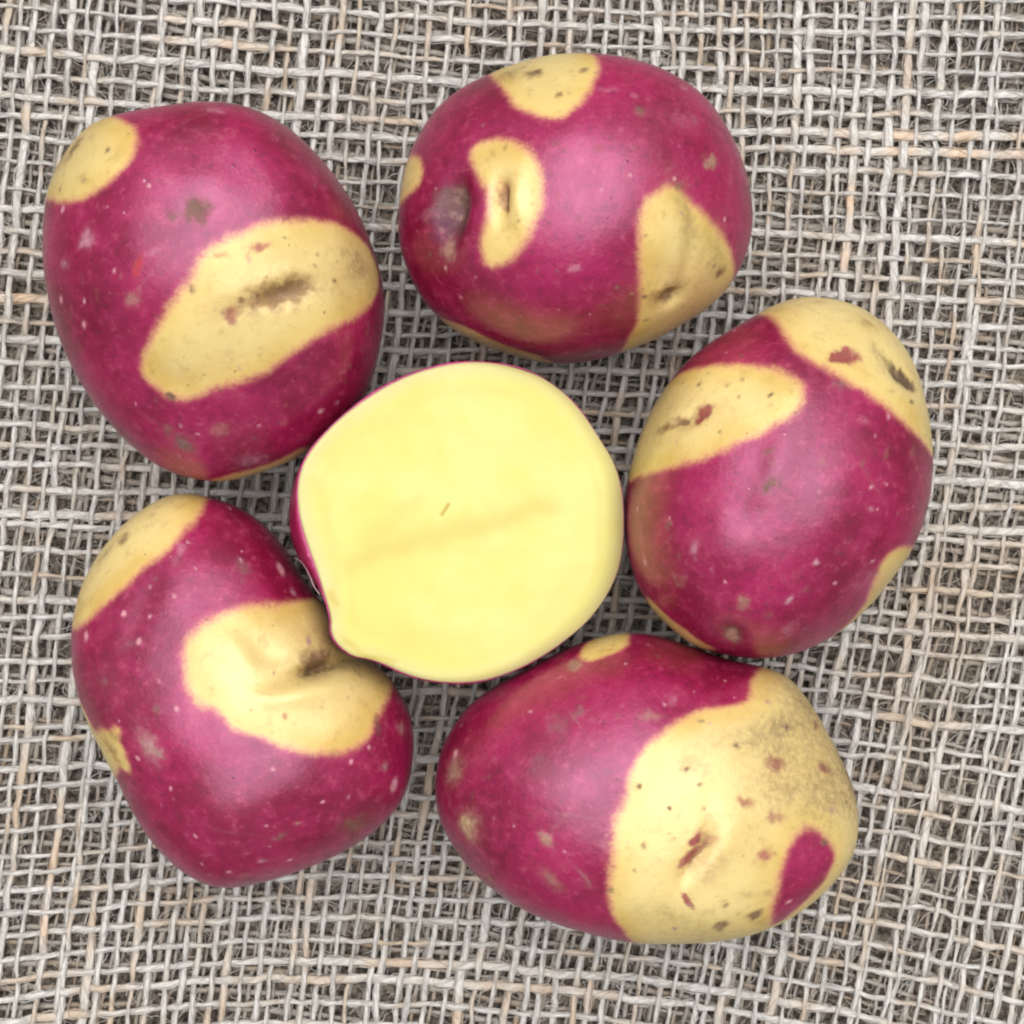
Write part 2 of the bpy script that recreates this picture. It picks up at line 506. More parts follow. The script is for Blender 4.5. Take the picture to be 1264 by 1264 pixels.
# ------------------------------------------------------------------ whole potatoes
# Lengths in mm. radius: half width of the tuber in plan, every 3.75 degrees. yellow / red: outlines of the skin colour patches,
# marks: scars, pores, stains and shade painted into hollows (a, b, half length, half width, turn, colour, strength), both in mm along the skin from the top.
TUBERS = [{'seed': 3,
  'half_height': 28.5,
  'lean': (1, 9),
  'lump': 0.9,
  'round': 0.92,
  'radius': [30.93, 30.78, 30.61, 30.47, 30.42, 30.45, 30.53, 30.62, 30.7, 30.77, 30.85, 30.97, 31.16, 31.4, 31.65, 31.91, 32.13, 32.28, 32.46, 32.63, 32.72, 32.72, 32.65, 32.58, 32.54, 32.54, 32.59, 32.7, 32.88, 33.17, 33.62,
             34.17, 34.83, 35.49, 35.87, 35.86, 35.58, 35.17, 34.66, 34.02, 33.25, 32.4, 31.61, 30.95, 30.38, 29.9, 29.54, 29.28, 29.12, 29.05, 29.03, 29.07, 29.13, 29.22, 29.39, 29.58, 29.81, 30.04, 30.27, 30.47, 30.7, 30.97,
             31.31, 31.74, 32.25, 32.76, 33.27, 33.77, 34.17, 34.49, 34.79, 35.11, 35.44, 35.6, 35.52, 35.36, 35.29, 35.35, 35.43, 35.44, 35.43, 35.41, 35.4, 35.41, 35.33, 35.09, 34.77, 34.33, 33.74, 33.14, 32.61, 32.14, 31.75,
             31.45, 31.23, 31.07],
  'dents': [(15.3, -9.97, 5.45, 1.54, 0.26, 1.3), (13.58, -8.11, 6.86, 1.07, 0.3, -0.35), (0.94, 0.2, 1.6, 1.2, 0.06, 0.3), (5.87, -13.46, 1.55, 0.97, 0.52, 0.3), (3.0, 3.76, 6.72, 4.71, -0.19, -0.9),
            (-5.58, -24.35, 8.97, 4.08, -0.46, 0.5)],
  'yellow': [[(-40.14, 20.45), (-31.23, 12.98), (-23.57, 8.11), (-18.74, 7.07), (-12.6, 7.6), (-9.19, 9.23), (-8.35, 13.12), (-9.88, 18.32), (-13.46, 23.66), (-20.22, 31.86), (-29.27, 33.2), (-40.64, 22.34)],
             [(13.16, 0.28), (19.79, 2.67), (27.44, 5.56), (37.91, 9.11), (47.85, 7.78), (47.64, 0.75), (41.97, -5.95), (34.24, -11.19), (25.26, -14.44), (19.16, -17.25), (15.1, -20.59), (11.02, -23.37), (6.83, -24.59),
              (2.65, -25.13), (-1.03, -27.58), (-5.4, -27.52), (-7.75, -25.69), (-10.52, -23.79), (-9.55, -20.97), (-7.08, -17.66), (-4.9, -14.49), (-2.49, -11.49), (0.06, -8.46), (0.52, -7.04), (1.82, -4.79), (5.32, -2.92),
              (9.01, -2.02)],
             [(-0.78, -47.28), (5.64, -44.65), (12.3, -44.95), (18.66, -42.93), (24.67, -38.88), (30.34, -53.19), (5.25, -55.49)]],
  'red': [],
  'marks': [(0.87, 0.4, 1.95, 1.74, 0.09, 'brown', 0.75), (-2.81, -0.56, 0.99, 0.95, -0.02, 'brown', 0.6), (-10.14, -12.26, 1.73, 1.18, 0.04, 'tan', 0.5), (-3.22, -35.79, 2.35, 2.03, 0.11, 'grey', 0.8),
            (4.23, -32.6, 2.04, 1.5, -0.17, 'tan', 0.45), (-20.89, -0.78, 1.88, 1.86, -0.63, 'pale', 0.6), (-28.19, -2.94, 1.9, 0.91, -0.36, 'pale', 0.5), (10.76, -4.06, 2.19, 0.62, 0.37, 'rose', 0.7),
            (4.14, -5.26, 1.39, 0.49, -0.0, 'rose', 0.5), (0.29, -10.01, 0.63, 0.77, 0.01, 'brown', 0.6), (-5.06, -27.19, 0.98, 0.84, 0.09, 'brown', 0.8), (10.62, -41.47, 4.84, 2.49, -0.08, 'pale', 0.45),
            (-8.88, -7.69, 0.76, 1.96, -0.36, 'red', 0.8), (-5.74, -5.55, 1.28, 0.6, 0.29, 'pale', 0.35), (7.36, -11.27, 0.51, 0.48, 0.05, 'dark', 0.6), (14.03, -10.26, 8.39, 2.22, 0.27, 'ochre', 0.85),
            (15.01, -9.99, 4.53, 1.17, 0.26, 'brown', 0.45), (16.06, -9.7, 3.08, 0.67, 0.25, 'dark', 0.5), (5.87, -13.46, 1.34, 0.97, 0.52, 'rose', 0.55), (36.64, -0.07, 6.88, 4.71, 0.41, 'ochre', 0.5),
            (5.03, -20.09, 4.98, 2.82, 0.37, 'ochre', 0.28), (24.45, -4.62, 16.4, 5.12, 0.37, 'ochre', 0.16), (-3.92, -7.68, 4.74, 1.77, 0.73, 'pale', 0.16), (-14.13, 13.9, 0.68, 0.62, -0.44, 'dark', 0.7),
            (-24.35, 22.15, 2.46, 3.27, -0.1, 'brown', 0.6), (-30.79, 24.67, 6.19, 3.65, -0.76, 'brown', 0.5), (-19.93, 10.7, 1.61, 0.62, -0.49, 'brown', 0.5), (3.57, 25.8, 1.38, 1.76, 0.14, 'pale', 0.5),
            (1.95, 16.84, 3.43, 3.77, 0.11, 'brown', 0.22), (6.48, 1.51, 2.33, 1.7, 0.13, 'brown', 0.2), (-15.25, 3.56, 0.5, 0.39, -0.33, 'dot', 0.9), (-22.43, -11.47, 0.69, 0.36, -0.19, 'dot', 0.9),
            (-23.75, -15.42, 0.71, 0.41, -0.11, 'dot', 0.9), (-12.62, -29.39, 0.57, 0.44, 0.18, 'dot', 0.9), (-3.37, -32.04, 0.42, 0.43, 0.1, 'dot', 0.9), (-0.25, -33.32, 0.39, 0.46, 0.01, 'dot', 0.9),
            (11.99, -32.67, 0.46, 0.5, -0.07, 'dot', 0.9), (25.84, -30.17, 0.65, 0.6, -0.02, 'dot', 0.9), (-4.88, -39.03, 0.55, 0.68, 0.21, 'dot', 0.9), (-13.84, -7.97, 0.5, 0.34, -0.13, 'dot', 0.9),
            (-31.67, -8.99, 1.08, 0.44, -0.26, 'dot', 0.9), (-27.76, 8.98, 0.92, 0.47, -0.52, 'dot', 0.9), (-6.77, 5.42, 0.37, 0.32, -0.24, 'dot', 0.9), (-5.96, 4.48, 0.37, 0.31, -0.22, 'dot', 0.9),
            (-11.69, 1.46, 0.46, 0.39, -0.25, 'dot', 0.9), (15.88, -1.75, 0.42, 0.34, 0.22, 'dark', 0.5), (23.12, -2.61, 0.49, 0.4, 0.3, 'dark', 0.5), (9.86, -10.46, 0.35, 0.28, 0.04, 'dark', 0.5),
            (26.86, -6.25, 0.64, 0.36, 0.27, 'dark', 0.5), (1.6, -22.59, 0.34, 0.35, -0.01, 'dark', 0.5), (19.21, -21.21, 0.42, 0.36, 0.03, 'dark', 0.5), (-8.45, -33.63, 0.45, 0.44, 0.1, 'dark', 0.5),
            (4.41, -25.38, 0.36, 0.31, 0.01, 'dark', 0.5)],
  'place': (-55.22, 41.3, 0.4),
  'label': 'large oval pink potato with one broad diagonal yellow band, at the top left',
  'name': 'top_left'},
 {'seed': 11,
  'half_height': 27.5,
  'lean': (1, -1),
  'lump': 0.9,
  'round': 0.92,
  'radius': [32.13, 32.01, 31.91, 31.75, 31.53, 31.29, 31.11, 31.04, 30.98, 30.85, 30.62, 30.26, 29.83, 29.41, 29.04, 28.69, 28.37, 28.05, 27.75, 27.52, 27.36, 27.25, 27.2, 27.22, 27.29, 27.4, 27.53, 27.64, 27.74, 27.84, 27.97,
             28.15, 28.36, 28.61, 28.92, 29.26, 29.59, 29.89, 30.15, 30.32, 30.43, 30.57, 30.78, 30.98, 31.1, 31.21, 31.32, 31.44, 31.68, 32.0, 32.28, 32.47, 32.59, 32.66, 32.78, 32.93, 33.02, 32.99, 32.85, 32.61, 32.26, 31.79,
             31.3, 30.83, 30.39, 29.99, 29.66, 29.36, 29.07, 28.8, 28.54, 28.27, 27.99, 27.73, 27.51, 27.35, 27.3, 27.32, 27.37, 27.51, 27.73, 27.98, 28.28, 28.65, 29.11, 29.68, 30.29, 30.84, 31.35, 31.79, 32.08, 32.28, 32.41,
             32.46, 32.43, 32.3],
  'dents': [(-12.91, -1.64, 1.4, 3.27, 0.11, 1.5), (-12.03, -1.2, 0.75, 2.36, 0.08, 1.0), (-9.72, -1.47, 1.29, 3.55, 0.12, -0.7), (-22.36, -3.48, 3.01, 4.99, -0.11, 3.8), (20.43, -22.41, 2.42, 2.7, 1.02, 1.9),
            (16.14, -19.31, 2.58, 2.27, 0.98, -0.5), (19.44, -9.81, 1.7, 10.24, 0.24, 0.5), (-3.06, -16.76, 11.2, 5.77, -0.12, -0.5), (-1.11, 8.63, 7.61, 6.22, -0.03, -0.5)],
  'yellow': [[(-17.87, 25.09), (-15.33, 20.98), (-13.07, 16.41), (-9.9, 14.08), (-5.93, 12.28), (-3.8, 12.53), (-1.57, 14.22), (0.82, 17.63), (3.06, 22.81), (4.53, 28.59), (3.86, 34.97), (-2.56, 40.69), (-15.31, 40.52),
              (-24.31, 35.77)],
             [(-19.88, 7.31), (-18.35, 8.99), (-14.75, 9.21), (-11.21, 8.18), (-8.32, 6.02), (-6.5, 3.0), (-5.66, -0.22), (-6.0, -3.56), (-7.51, -6.29), (-9.72, -9.38), (-11.94, -11.55), (-14.35, -12.44), (-15.78, -11.38),
              (-16.13, -9.1), (-15.8, -6.19), (-14.7, -3.77), (-15.0, -0.92), (-17.23, 1.74), (-19.13, 4.58)],
             [(8.21, -2.36), (9.78, -0.6), (12.78, 0.65), (15.32, 0.58), (17.94, -1.78), (22.07, -4.27), (27.46, -7.73), (32.49, -11.7), (38.47, -17.37), (47.2, -26.92), (34.85, -42.12), (16.69, -51.36), (15.69, -48.53),
              (14.33, -37.93), (14.32, -30.72), (13.35, -25.26), (10.82, -16.66), (9.13, -9.97), (8.16, -5.26)],
             [(-33.55, 9.14), (-31.13, 5.76), (-31.5, 2.55), (-34.56, 1.09), (-40.71, -0.64), (-47.35, 0.0), (-43.72, 11.96)],
             [(-36.42, -28.25), (-25.45, -27.97), (-21.1, -34.44), (-15.77, -39.82), (-9.1, -43.95), (-5.16, -54.58), (-22.15, -53.47), (-37.45, -38.64)]],
  'red': [],
  'marks': [(-12.64, -1.64, 1.2, 2.79, 0.08, 'ochre', 0.7), (-11.83, -1.47, 0.42, 2.07, 0.12, 'dark', 0.75), (-13.55, 0.48, 1.68, 1.94, -0.04, 'rose', 0.25), (-23.9, -4.23, 4.72, 6.5, -0.01, 'wine_shade', 0.75),  # stem hollow: the wine mark, and the dark one below, paint its shade
            (-24.73, -1.26, 2.16, 1.81, -0.29, 'grey', 0.7), (-22.43, -2.96, 1.72, 3.22, -0.03, 'dark', 0.75), (-23.4, -10.03, 1.3, 1.64, 0.08, 'tan', 0.7), (-28.35, -3.59, 2.36, 1.01, 0.2, 'pale', 0.2),
            (23.57, 5.69, 1.81, 1.23, 0.19, 'tan', 0.8), (-1.52, -13.43, 1.03, 0.85, -0.14, 'pale', 0.5), (-9.67, 26.64, 2.27, 1.81, 0.03, 'brown', 0.7), (-15.69, 28.54, 4.2, 4.11, 0.14, 'brown', 0.5),
            (-4.36, 18.17, 0.88, 1.07, -0.07, 'ochre', 0.8), (0.8, 25.92, 1.04, 1.11, -0.06, 'brown', 0.7), (17.38, -4.3, 2.54, 8.17, 0.52, 'olive', 0.5), (26.8, -11.44, 3.32, 8.18, 0.37, 'olive', 0.45),
            (20.36, -22.23, 1.82, 2.16, 1.01, 'dark', 0.65), (17.59, -21.14, 6.64, 6.31, -0.04, 'ochre', 0.5), (31.08, -15.84, 1.64, 1.75, -0.16, 'brown', 0.6), (5.15, 19.63, 2.36, 0.66, -0.05, 'pale', 0.35),
            (12.96, 12.35, 4.77, 4.24, -0.49, 'brown', 0.16), (18.57, 12.73, 3.28, 1.92, 0.23, 'pale', 0.22), (23.86, 19.39, 9.11, 3.15, 0.51, 'pale', 0.15), (2.0, -0.25, 0.24, 0.22, -0.01, 'dot', 0.85),
            (1.7, -18.16, 0.36, 0.44, -0.21, 'dot', 0.85), (27.6, -4.61, 0.65, 0.35, -0.01, 'dot', 0.85), (2.0, -24.86, 0.42, 0.57, -0.23, 'dot', 0.85), (-19.99, -29.19, 0.43, 0.92, 0.31, 'dot', 0.85),
            (-11.52, -33.64, 0.44, 1.12, -0.01, 'dot', 0.85), (-2.46, -40.28, 0.58, 1.6, -0.22, 'dot', 0.85), (7.1, -42.55, 0.8, 1.74, -0.44, 'dot', 0.85), (-2.3, -29.67, 0.45, 0.82, -0.19, 'dot', 0.85),
            (6.39, 1.74, 0.29, 0.27, 0.03, 'dot', 0.85), (14.38, 1.73, 0.42, 0.29, 0.08, 'dot', 0.85), (-17.8, -14.42, 0.37, 0.38, 0.11, 'dot', 0.85), (-24.22, -13.3, 0.48, 0.37, 0.14, 'dot', 0.85),
            (-22.31, -19.21, 0.45, 0.54, 0.08, 'dot', 0.85), (-9.32, -4.55, 0.34, 0.3, 0.05, 'dark', 0.55), (-7.41, -2.11, 0.31, 0.31, -0.01, 'dark', 0.55), (-3.29, 5.62, 0.33, 0.39, 0.03, 'dark', 0.55),
            (-4.83, -4.91, 0.28, 0.36, -0.07, 'dark', 0.55), (-0.66, -4.37, 0.32, 0.39, -0.18, 'dark', 0.55), (-7.47, -13.38, 0.34, 0.44, -0.1, 'dark', 0.55), (-4.56, -13.68, 0.35, 0.42, -0.11, 'dark', 0.55),
            (6.57, -18.34, 0.46, 0.53, -0.11, 'dark', 0.55), (10.13, 14.39, 0.37, 0.53, -0.01, 'dark', 0.55), (9.79, -7.4, 0.35, 0.43, -0.01, 'dark', 0.55)],
  'place': (11.39, 56.0, 0.4),
  'label': 'pink potato with a kidney-shaped yellow patch and three more around its rim, top middle',
  'name': 'top_middle'},
 {'seed': 23,
  'half_height': 27.5,
  'lean': (-5, -5),
  'lump': 0.9,
  'round': 0.92,
  'radius': [27.16, 27.29, 27.47, 27.71, 28.03, 28.43, 28.9, 29.4, 29.94, 30.52, 31.13, 31.73, 32.31, 32.83, 33.27, 33.63, 33.93, 34.11, 34.11, 33.93, 33.69, 33.44, 33.11, 32.59, 31.92, 31.14, 30.33, 29.69, 29.2, 28.84, 28.6,
             28.45, 28.36, 28.28, 28.17, 28.05, 27.89, 27.72, 27.57, 27.44, 27.33, 27.24, 27.15, 27.1, 27.08, 27.09, 27.14, 27.24, 27.4, 27.65, 27.92, 28.22, 28.59, 29.05, 29.56, 30.09, 30.64, 31.24, 31.84, 32.39, 32.87, 33.22,
             33.51, 33.86, 34.28, 34.52, 34.43, 34.18, 33.9, 33.63, 33.34, 32.98, 32.54, 32.04, 31.45, 30.76, 30.08, 29.43, 28.79, 28.19, 27.68, 27.26, 26.9, 26.61, 26.4, 26.31, 26.3, 26.36, 26.45, 26.58, 26.7, 26.79, 26.86,
             26.93, 27.01, 27.08],
  'dents': [(-8.83, -25.8, 2.18, 4.36, -0.11, 1.3), (-19.05, 15.49, 5.29, 1.75, 0.33, 1.0), (23.0, 21.71, 5.41, 2.17, -0.38, 0.9), (10.37, 22.59, 2.08, 1.5, 0.13, 0.4), (-4.05, -1.61, 3.9, 2.92, 0.12, 0.4),
            (0.17, 4.97, 2.47, 5.04, -0.29, -0.5)],
  'yellow': [[(-6.84, 43.2), (-3.56, 37.69), (-0.47, 31.04), (0.91, 26.71), (3.72, 22.79), (7.13, 19.89), (11.19, 17.8), (15.98, 15.99), (21.41, 13.94), (27.88, 11.0), (38.28, 6.38), (44.09, 4.87), (38.04, 33.54), (15.85, 46.3),
              (-6.27, 49.62)],
             [(-35.59, 30.98), (-21.7, 27.27), (-12.43, 26.5), (-4.92, 24.64), (0.22, 21.33), (3.34, 18.01), (4.04, 15.51), (3.42, 13.29), (1.28, 11.93), (-2.16, 11.46), (-6.71, 10.26), (-10.57, 8.84), (-16.74, 7.02),
              (-26.68, 4.45), (-37.24, 1.76), (-48.32, -1.33), (-54.09, 5.11), (-43.91, 29.84)],
             [(22.52, -12.79), (27.07, -12.85), (36.57, -18.63), (28.51, -30.36), (21.52, -36.38), (12.16, -41.87), (10.3, -40.11), (18.22, -30.81), (20.27, -22.34), (20.97, -16.74)],
             [(-30.42, -24.37), (-22.57, -28.17), (-17.33, -29.3), (-12.9, -33.63), (-22.45, -44.07), (-37.43, -36.27)]],
  'red': [],
  'marks': [(10.37, 22.8, 2.43, 1.65, 0.13, 'rosedark', 0.85), (8.26, 22.22, 0.91, 0.86, 0.02, 'rosedark', 0.6), (23.84, 21.67, 4.18, 1.48, -0.41, 'dark', 0.6), (22.88, 22.05, 2.76, 1.22, -0.06, 'dark', 0.65),
            (18.15, 24.3, 2.94, 1.44, -0.55, 'dark', 0.4), (16.17, 31.73, 2.64, 2.88, -0.02, 'ochre', 0.55), (27.13, 21.0, 2.06, 1.24, -0.23, 'dark', 0.6), (26.0, 17.25, 1.02, 0.48, 0.23, 'dark', 0.7),
            (19.8, 18.02, 1.23, 0.44, 0.2, 'ochre', 0.5), (7.31, 38.34, 2.36, 1.22, 0.16, 'ochre', 0.5), (-16.03, 16.23, 2.81, 1.54, 0.48, 'rosedark', 0.85), (-24.69, 14.72, 5.63, 1.3, 0.26, 'ochre', 0.8),
            (-21.44, 15.15, 2.1, 0.57, 0.28, 'dark', 0.55), (-25.15, 15.14, 1.47, 0.73, -0.07, 'paleyellow', 0.7), (-30.53, 13.23, 4.17, 0.82, 0.09, 'dark', 0.35), (-0.59, 8.02, 0.88, 0.96, -0.4, 'brown', 0.55),
            (-0.45, 2.89, 1.34, 1.18, -0.3, 'brown', 0.7), (-0.41, 6.09, 0.48, 0.4, -0.36, 'brown', 0.5), (-8.89, -26.04, 2.61, 5.29, -0.14, 'dark', 0.65), (-9.31, -26.9, 1.01, 2.16, -0.12, 'tan', 0.8),
            (-5.5, -16.1, 1.03, 1.73, -0.09, 'tan', 0.6), (-18.15, -15.22, 1.84, 1.18, 0.38, 'tan', 0.4), (14.25, 8.1, 2.01, 2.26, -0.25, 'brown', 0.22), (19.18, -20.92, 6.1, 5.19, -0.78, 'pale', 0.3),
            (7.09, -10.76, 0.66, 0.66, -0.31, 'pale', 0.8), (1.88, -16.9, 0.71, 1.0, -0.5, 'pale', 0.8), (11.71, -9.5, 1.52, 0.74, -0.75, 'grey', 0.35), (13.45, 12.59, 1.11, 0.66, 0.08, 'pale', 0.3),
            (1.12, -25.84, 2.61, 1.29, 1.18, 'pale', 0.35), (-2.73, -4.97, 0.71, 0.57, 0.13, 'brown', 0.3), (-35.9, -6.26, 1.05, 0.44, 0.17, 'dot', 0.8), (-22.15, -4.68, 0.57, 0.39, 0.22, 'dot', 0.8),
            (-29.71, -16.4, 0.9, 0.46, 0.31, 'dot', 0.8), (-12.51, 38.5, 0.85, 1.09, -0.67, 'dot', 0.8), (-12.88, 29.81, 0.52, 0.59, -0.27, 'dot', 0.8), (16.23, 10.5, 0.42, 0.28, 0.06, 'dot', 0.8),
            (16.57, 2.32, 0.43, 0.33, -0.11, 'dot', 0.8), (18.28, -1.98, 0.42, 0.36, -0.17, 'dot', 0.8), (19.27, 2.8, 0.41, 0.33, -0.12, 'dot', 0.8), (-7.76, -12.01, 0.34, 0.35, 0.27, 'dot', 0.8),
            (19.02, -14.07, 0.5, 0.57, -0.39, 'dot', 0.8), (18.95, 13.68, 0.49, 0.3, 0.11, 'dot', 0.8), (10.8, -16.94, 0.45, 0.5, -0.39, 'dot', 0.8), (4.23, -1.14, 0.34, 0.31, -0.08, 'dot', 0.8),
            (7.02, 2.21, 0.34, 0.29, -0.0, 'dot', 0.8), (-18.06, 22.81, 0.67, 0.56, -0.15, 'dark', 0.55), (-10.91, 21.36, 0.5, 0.46, -0.12, 'dark', 0.55), (-7.62, 22.35, 0.51, 0.49, -0.23, 'dark', 0.55),
            (-7.71, 18.92, 0.49, 0.47, -0.18, 'dark', 0.55), (-10.69, 12.56, 0.5, 0.4, -0.07, 'dark', 0.55), (-1.59, 17.17, 0.44, 0.4, -0.42, 'dark', 0.55), (2.75, 13.14, 0.31, 0.35, -0.15, 'dark', 0.55),
            (-1.05, 17.2, 0.41, 0.4, -0.38, 'dark', 0.55)],
  'place': (49.38, 5.82, 0.4),
  'label': 'upright pink potato with yellow crown and second yellow patch at its upper left, far right',
  'name': 'right'},
 {'seed': 37,
  'half_height': 23,
  'lean': (1, -6),
  'lump': 0.6,
  'round': 0.92,
  'radius': [31.85, 30.55, 29.33, 28.26, 27.31, 26.47, 25.71, 25.05, 24.53, 24.19, 24.02, 23.98, 24.03, 24.19, 24.48, 24.93, 25.61, 26.6, 27.84, 29.24, 30.63, 31.96, 33.23, 34.38, 35.51, 36.58, 37.56, 38.46, 38.98, 39.12, 38.94,
             38.56, 38.13, 37.7, 37.27, 36.82, 36.32, 35.75, 35.21, 34.65, 34.04, 33.38, 32.64, 31.86, 31.19, 30.57, 29.81, 29.1, 28.53, 27.96, 27.37, 26.85, 26.44, 26.11, 25.82, 25.59, 25.47, 25.48, 25.67, 26.04, 26.55, 27.12,
             27.7, 28.39, 29.17, 30.05, 30.94, 31.72, 32.49, 33.28, 34.04, 34.56, 34.61, 34.41, 34.23, 34.12, 34.1, 34.16, 34.22, 34.28, 34.45, 34.7, 34.99, 35.3, 35.59, 35.88, 36.2, 36.42, 36.44, 36.2, 35.72, 35.18, 34.7, 34.26,
             33.74, 32.98],
  'dents': [(29.46, 13.36, 17.13, 1.92, 0.09, 3.2), (24.22, 12.75, 5.71, 1.35, -0.0, 1.4), (20.78, 8.5, 10.11, 2.63, -0.1, -1.2), (42.11, 19.82, 10.96, 8.19, 0.27, 3.0), (10.0, 17.0, 8.49, 2.43, -0.03, 0.8),
            (11.72, 9.23, 11.57, 4.44, -0.45, -0.9), (2.85, -9.35, 9.72, 7.76, -0.73, -1.2), (-13.11, 16.86, 2.49, 8.85, -0.5, 0.3)],
  'yellow': [[(-5.37, 48.67), (-4.75, 37.35), (-7.0, 31.58), (-9.04, 27.02), (-13.08, 24.97), (-16.55, 21.81), (-22.26, 19.35), (-29.61, 16.82), (-39.61, 17.89), (-39.46, 28.67), (-25.95, 45.49), (-9.74, 51.05)],
             [(-4.76, 9.64), (-5.13, 11.86), (-4.47, 13.67), (-2.78, 15.96), (0.12, 19.09), (4.4, 22.32), (11.38, 26.54), (21.11, 30.68), (33.07, 36.34), (43.71, 31.76), (53.82, 13.82), (52.32, 5.78), (43.87, 3.45), (34.68, 0.54),
              (30.03, -0.97), (26.68, -3.32), (23.05, -4.07), (19.3, -3.96), (15.32, -2.89), (11.23, -1.56), (8.25, -0.17), (5.43, 1.97), (0.81, 3.64), (-2.26, 4.43), (-4.22, 6.57)],
             [(-42.69, 2.69), (-35.72, 0.14), (-33.54, -3.98), (-32.27, -4.84), (-25.68, -1.02), (-24.32, -1.35), (-20.44, 0.93), (-20.4, -0.25), (-22.49, -3.11), (-21.17, -3.89), (-22.04, -7.78), (-21.16, -8.86),
              (-22.39, -12.26), (-24.16, -11.92), (-25.57, -11.09), (-29.03, -16.27), (-32.89, -22.35), (-39.9, -18.78), (-43.78, -2.75)]],
  'red': [],
  'marks': [(-14.54, -1.98, 2.59, 4.31, 0.04, 'palegrey', 0.65), (-12.45, -2.6, 1.3, 1.17, 0.21, 'palegrey', 0.7), (4.01, 28.88, 1.6, 1.61, 0.71, 'grey', 0.55), (8.51, -3.14, 1.4, 0.82, -0.16, 'dark', 0.4),
            (23.76, -19.72, 5.13, 2.75, -0.79, 'brown', 0.6), (9.93, -17.11, 0.79, 1.1, -0.16, 'brown', 0.6), (38.49, -4.86, 2.47, 1.53, -0.32, 'palegrey', 0.6), (30.69, -9.97, 1.32, 1.22, -0.59, 'palegrey', 0.6),
            (30.58, -1.46, 1.22, 2.08, -0.54, 'dark', 0.5), (-14.62, 13.63, 1.83, 0.76, 0.06, 'grey', 0.35), (-21.25, 8.22, 5.43, 3.69, 0.04, 'palegrey', 0.22), (25.26, 15.64, 6.52, 2.39, 0.0, 'brown', 0.7),
            (26.56, 12.62, 10.3, 1.08, 0.06, 'dark', 0.55), (24.88, 14.4, 5.03, 1.89, 0.04, 'brown', 0.5), (26.95, 20.99, 14.55, 5.61, 0.01, 'ochre', 0.35), (10.13, 14.58, 5.42, 1.89, 0.01, 'ochre', 0.2),  # last, faint ochre mark paints the shading of a dimple
            (-19.82, 32.35, 1.52, 1.92, 0.58, 'brown', 0.6), (-25.19, 30.87, 2.83, 1.82, 0.58, 'dark', 0.4), (-14.78, 36.67, 1.34, 1.02, 0.43, 'ochre', 0.5), (-26.65, -7.03, 3.52, 5.57, 0.42, 'ochre', 0.6),
            (-36.99, -12.67, 4.85, 1.58, 0.52, 'brown', 0.7), (-22.99, -2.1, 1.98, 1.09, 0.31, 'brown', 0.4), (28.17, -15.09, 3.25, 1.13, -0.49, 'palegrey', 0.2), (2.35, -11.28, 16.84, 3.59, -0.97, 'pale', 0.06),
            (0.0, 44.71, 0.88, 1.4, 1.13, 'dot', 0.95), (-6.0, 29.59, 0.45, 0.53, 0.39, 'dot', 0.95), (-4.24, 24.69, 0.4, 0.47, 0.29, 'dot', 0.95), (-11.37, 21.72, 0.44, 0.39, -0.1, 'dot', 0.95),
            (-7.02, 19.73, 0.4, 0.41, 0.01, 'dot', 0.95), (-15.98, 18.1, 0.54, 0.38, -0.11, 'dot', 0.95), (-10.89, 17.24, 0.48, 0.36, -0.13, 'dot', 0.95), (-12.65, 13.96, 0.48, 0.35, -0.08, 'dot', 0.95),
            (-8.87, 8.32, 0.46, 0.34, -0.09, 'dot', 0.95), (-6.14, 4.6, 0.46, 0.31, -0.05, 'dot', 0.95), (13.99, 35.53, 1.36, 0.72, 0.67, 'dot', 0.95), (3.28, 30.23, 0.62, 0.54, 0.56, 'dot', 0.95),
            (-10.04, -10.41, 0.73, 0.53, 0.38, 'dot', 0.95), (-4.22, -17.21, 0.56, 0.63, 0.55, 'dot', 0.95), (-3.54, -24.79, 0.59, 0.99, 0.62, 'dot', 0.95), (1.17, -26.42, 0.47, 1.19, -0.27, 'dot', 0.95),
            (7.2, -13.86, 0.41, 0.61, -0.17, 'dot', 0.95), (7.97, -19.52, 0.47, 0.78, -0.3, 'dot', 0.95), (15.78, -10.93, 0.49, 0.54, -0.31, 'dot', 0.95), (7.29, -3.64, 0.43, 0.35, -0.15, 'dot', 0.95),
            (21.99, -5.93, 0.57, 0.42, -0.28, 'dot', 0.95), (26.61, -4.7, 0.7, 0.45, -0.34, 'dot', 0.95), (-26.29, 15.42, 0.94, 0.44, -0.04, 'dot', 0.95), (15.37, 48.3, 1.65, 1.75, 0.88, 'dot', 0.95),
            (-18.12, -5.77, 0.78, 0.76, 0.31, 'dot', 0.95), (12.44, -26.43, 0.68, 1.47, -0.7, 'dot', 0.95), (33.7, -15.37, 1.45, 0.61, -0.6, 'dot', 0.95), (10.16, 25.64, 0.69, 0.34, 0.49, 'dark', 0.4),
            (-1.1, 7.02, 0.28, 0.27, 0.41, 'dark', 0.4), (7.79, 18.9, 0.63, 0.3, 0.42, 'dark', 0.4), (13.77, 2.84, 0.36, 0.45, -0.2, 'dark', 0.4), (3.19, 12.09, 0.5, 0.28, 0.48, 'dark', 0.4)],
  'place': (-52.0, -34.55, 0.4),
  'label': 'lumpy pink potato with a deep-eyed yellow patch, partly under the cut half, bottom left',
  'name': 'bottom_left'},
 {'seed': 51,
  'half_height': 26,
  'lean': (-2, -2),
  'lump': 0.9,
  'round': 0.92,
  'radius': [38.19, 37.5, 36.65, 35.86, 35.24, 34.78, 34.44, 34.18, 33.96, 33.78, 33.58, 33.08, 32.12, 30.97, 29.93, 29.15, 28.6, 28.25, 28.13, 28.12, 28.21, 28.5, 28.94, 29.39, 29.82, 30.14, 30.31, 30.42, 30.47, 30.51, 30.55,
